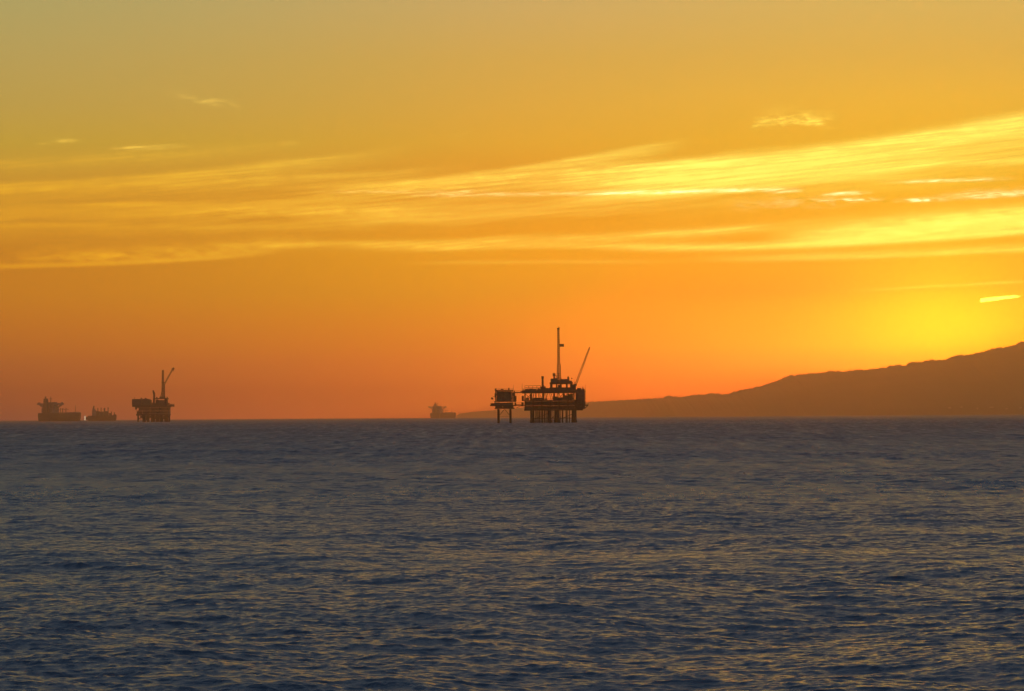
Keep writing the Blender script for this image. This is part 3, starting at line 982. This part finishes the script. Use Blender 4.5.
def tanker(label, loc, rotz, L=270.0):
    B, H = 54.0, 23.0
    t = thing('tanker_ship', label, 'ship', loc, rotz, 'oil tankers anchored offshore')
    hull_mesh(L, B, H, 4.0).build('hull', HULL, t)
    h = MB().box(16, 44, -20, 20, H, H + 14).box(18, 42, -18, 18, H + 14.02, H + 26)
    h = h.build('deckhouse', WHITE, t)
    for z_ in (H + 4, H + 9, H + 17, H + 22):
        MB().box(15.7 if z_ < H + 14 else 17.7, 15.98 if z_ < H + 14 else 17.98, -16, 16, z_, z_ + 1.6).build('window', GREEN, h)
    b = MB().box(22, 40, -17, 17, H + 26.02, H + 31)
    b.box(25, 37, -41, -17.1, H + 23.5, H + 28).box(25, 37, 17.1, 41, H + 23.5, H + 28)
    for s in (-1, 1):
        b.bar((31, s * 18, H + 13), (31, s * 35, H + 23.4), 3.0).bar((35, s * 18, H + 13), (35, s * 35, H + 23.4), 3.0)
        b.box(27, 35, s * 40 - 1.5 - s * 2, s * 40 + 1.5 - s * 2, H + 28.02, H + 30.5)
    b.build('bridge', WHITE, t)
    fn = MB().frustum(4, 16, -6, 8, H, 5, 14, -3, 6, H + 41)
    fn.tube((8, 1, H + 41), (7, 1, H + 47), 2.4, 2.0, 8)
    fn.build('funnel', PAINT, t)
    MB().tube((33, 0, H + 31), (33, 0, H + 47), 1.1, 0.6, 8).box(31.5, 34.5, -4, 4, H + 40, H + 41.2).build('radar_mast', STEEL, t)
    for x_ in (L * 0.46, L * 0.56):
        for y_ in (-9, 9):
            k = MB().tube((x_, y_, H), (x_, y_, H + 14), 1.1, 0.9, 8)
            k.bar((x_, y_, H + 13), (x_ + 14, y_, H + 9), 0.9)
            k.build('hose_crane', STEEL, t)
    MB().tube((L * 0.93, 0, H + 3), (L * 0.93, 0, H + 22), 0.9, 0.5, 8).build('foremast', STEEL, t)
    p = MB()
    for y_ in (-4, -1.5, 1, 3.5):
        p.tube((50, y_, H + 2.2), (L * 0.88, y_, H + 2.2), 0.6, None, 6)
    p.build('deck_pipe', STEEL, t)
    return t


DA = 9000.0
psi = R(66)
tanker('hazy oil tanker at far left with wide bridge wings and tall funnel', ((25 + 105 / 10.24 - 512) / F * DA + 25, DA, 0), psi, 176)
DB = 14000.0
tanker('tiny faded oil tanker on the horizon just left of the small platform', ((410 + 285 / 14.63 - 512) / F * DB + 22, DB, 0), R(71), 230)

# cargo ship with a row of posts, bow to the right
DC = 9600.0
KC = DC / F / 10.24
cx = lambda X: (X - 640) * KC
cz = lambda Y: (414 - Y) * KC
cs = thing('cargo_ship', 'faded cargo ship with a row of tall deck posts right of the large tanker', 'ship', ((25 + 640 / 10.24 - 512) / F * DC, DC, 0), R(4))
hull_mesh(cx(932), 24, cz(360), 2.5).build('hull', HULL, cs)
h = MB().box(cx(684), cx(722), -9, 9, cz(360) + .1, cz(304)).box(cx(688), cx(716), -8, 8, cz(304) + .02, cz(290))
h.build('deckhouse', WHITE, cs)
MB().tube((cx(697), 0, cz(290)), (cx(702), 0, cz(258)), 2.6, 2.0, 8).build('funnel', PAINT, cs)
for X0, X1, Y0 in ((724, 760, 314), (764, 800, 318), (804, 850, 314), (856, 884, 334)):
    MB().box(cx(X0), cx(X1), -9, 9, cz(360) + .1, cz(Y0)).build('hatch_stack', PAINT, cs)
for X, Y0 in ((742, 282), (775, 278), (806, 284), (812, 280), (846, 276), (880, 318), (910, 326)):
    k = MB().tube((cx(X), 0, cz(358)), (cx(X), 0, cz(Y0)), 1.5, 1.3, 8)
    k.box(cx(X) - 1.6, cx(X) + 1.6, -4, 4, cz(Y0) - 2, cz(Y0) - 0.8)
    k.build('deck_post', STEEL, cs)
MB().box(cx(900), cx(922), -4, 4, cz(362), cz(346)).build('forecastle', PAINT, cs)
MB().box(cx(602), cx(620), -3, 3, cz(406), cz(362)).build('pale_stern_spot', PALE_GLOW, cs)  # glowing box added as a pale bright spot, its source not known
MB().box(cx(620), cx(642), -4, 4, cz(400), cz(372)).build('stern_bracket', STEEL, cs)  # plain block joining the glowing box to the hull

# ------------------------------------------------------------------ contrail: short sunlit streak high beyond the headland
def vapour():
    m = bpy.data.materials.new('sunlit_vapour')
    m.use_nodes = True
    nt = m.node_tree
    nt.nodes.clear()
    o = nt.nodes.new('ShaderNodeOutputMaterial')
    p = nt.nodes.new('ShaderNodeVolumePrincipled')
    p.inputs['Color'].default_value = (0.98, 0.98, 0.98, 1)
    tc = nt.nodes.new('ShaderNodeTexCoord')
    n = noise(nt, tc.outputs['Object'], 0.011, 4.0, 0.65)
    nt.links.new((n.ss(0.15, 0.5) * 0.014 + 0.012).s, p.inputs['Density'])
    p.inputs['Anisotropy'].default_value = 0.98
    nt.links.new(p.outputs[0], o.inputs['Volume'])
    return m


DT = 60000.0
def at(px, py, D):
    return Vector(((px - 512) / F * D, D, EYE + (417.3 - 0.0054 * (px - 512) - py) / F * D))
a, b = at(981, 301.5, DT), at(1021, 297.2, DT)
mid = (a + b) / 2
m = MB()
ns, nn = 28, 10
ring = []
d = (b - a)
for k in range(ns + 1):
    q = k / ns
    rad = (42 - 16 * q) * min(1, 0.75 + 6 * q, 0.35 + 6 * (1 - q)) * random.uniform(0.88, 1.12)
    p = a + d * q - mid + Vector((0, 0, random.uniform(-8, 8)))
    for c in range(nn):
        t_ = 2 * math.pi * c / nn
        e = random.uniform(0.9, 1.1)
        ring.append(p + Vector((0, math.cos(t_) * rad * e, math.sin(t_) * rad * e)))
fc = [(k * nn + c, k * nn + (c + 1) % nn, (k + 1) * nn + (c + 1) % nn, (k + 1) * nn + c) for k in range(ns) for c in range(nn)]
fc += [tuple(reversed(range(nn))), tuple(range(ns * nn, ns * nn + nn))]
m.add(ring, fc)
o = m.build('contrail', vapour(), None, True)
o.location = mid
tag(o, 'short bright white contrail slanting over the headland at right', 'contrail')

# ------------------------------------------------------------------ sea haze
hz = MB().box(-31500, 31500, -31000, 31500, -6, 530)
m = bpy.data.materials.new('sea_haze')
m.use_nodes = True
nt = m.node_tree
nt.nodes.clear()
o = nt.nodes.new('ShaderNodeOutputMaterial')
pv = nt.nodes.new('ShaderNodeVolumePrincipled')
pv.inputs['Color'].default_value = (0.98, 0.65, 0.44, 1)
pv.inputs['Density'].default_value = 8.0e-5
pv.inputs['Anisotropy'].default_value = 0.915
nt.links.new(pv.outputs[0], o.inputs['Volume'])
ho = hz.build('haze', m)
ho['kind'] = 'stuff'

# ------------------------------------------------------------------ camera and render settings
cam = bpy.data.cameras.new('camera')
cam.sensor_width = 36
cam.lens = F * 36 / 1024
cam.clip_start = 0.5
cam.clip_end = 300000
co_ = bpy.data.objects.new('camera', cam)
col.objects.link(co_)
pitch = math.atan((416.6 - 345.5) / F)
co_.matrix_world = Matrix.Translation((0, 0, EYE)) @ Matrix.Rotation(R(90) + pitch, 4, 'X') @ Matrix.Rotation(R(-0.37), 4, 'Z')
sc.camera = co_
vs = sc.view_settings
vs.view_transform = 'Standard'
vs.look = 'None'
vs.exposure = 0
vs.gamma = 1
vs.use_curve_mapping = False
sc.cycles.use_denoising = True
sc.cycles.filter_width = 1.5
sc.cycles.max_bounces = 6
sc.cycles.volume_bounces = 1
sc.cycles.transparent_max_bounces = 8
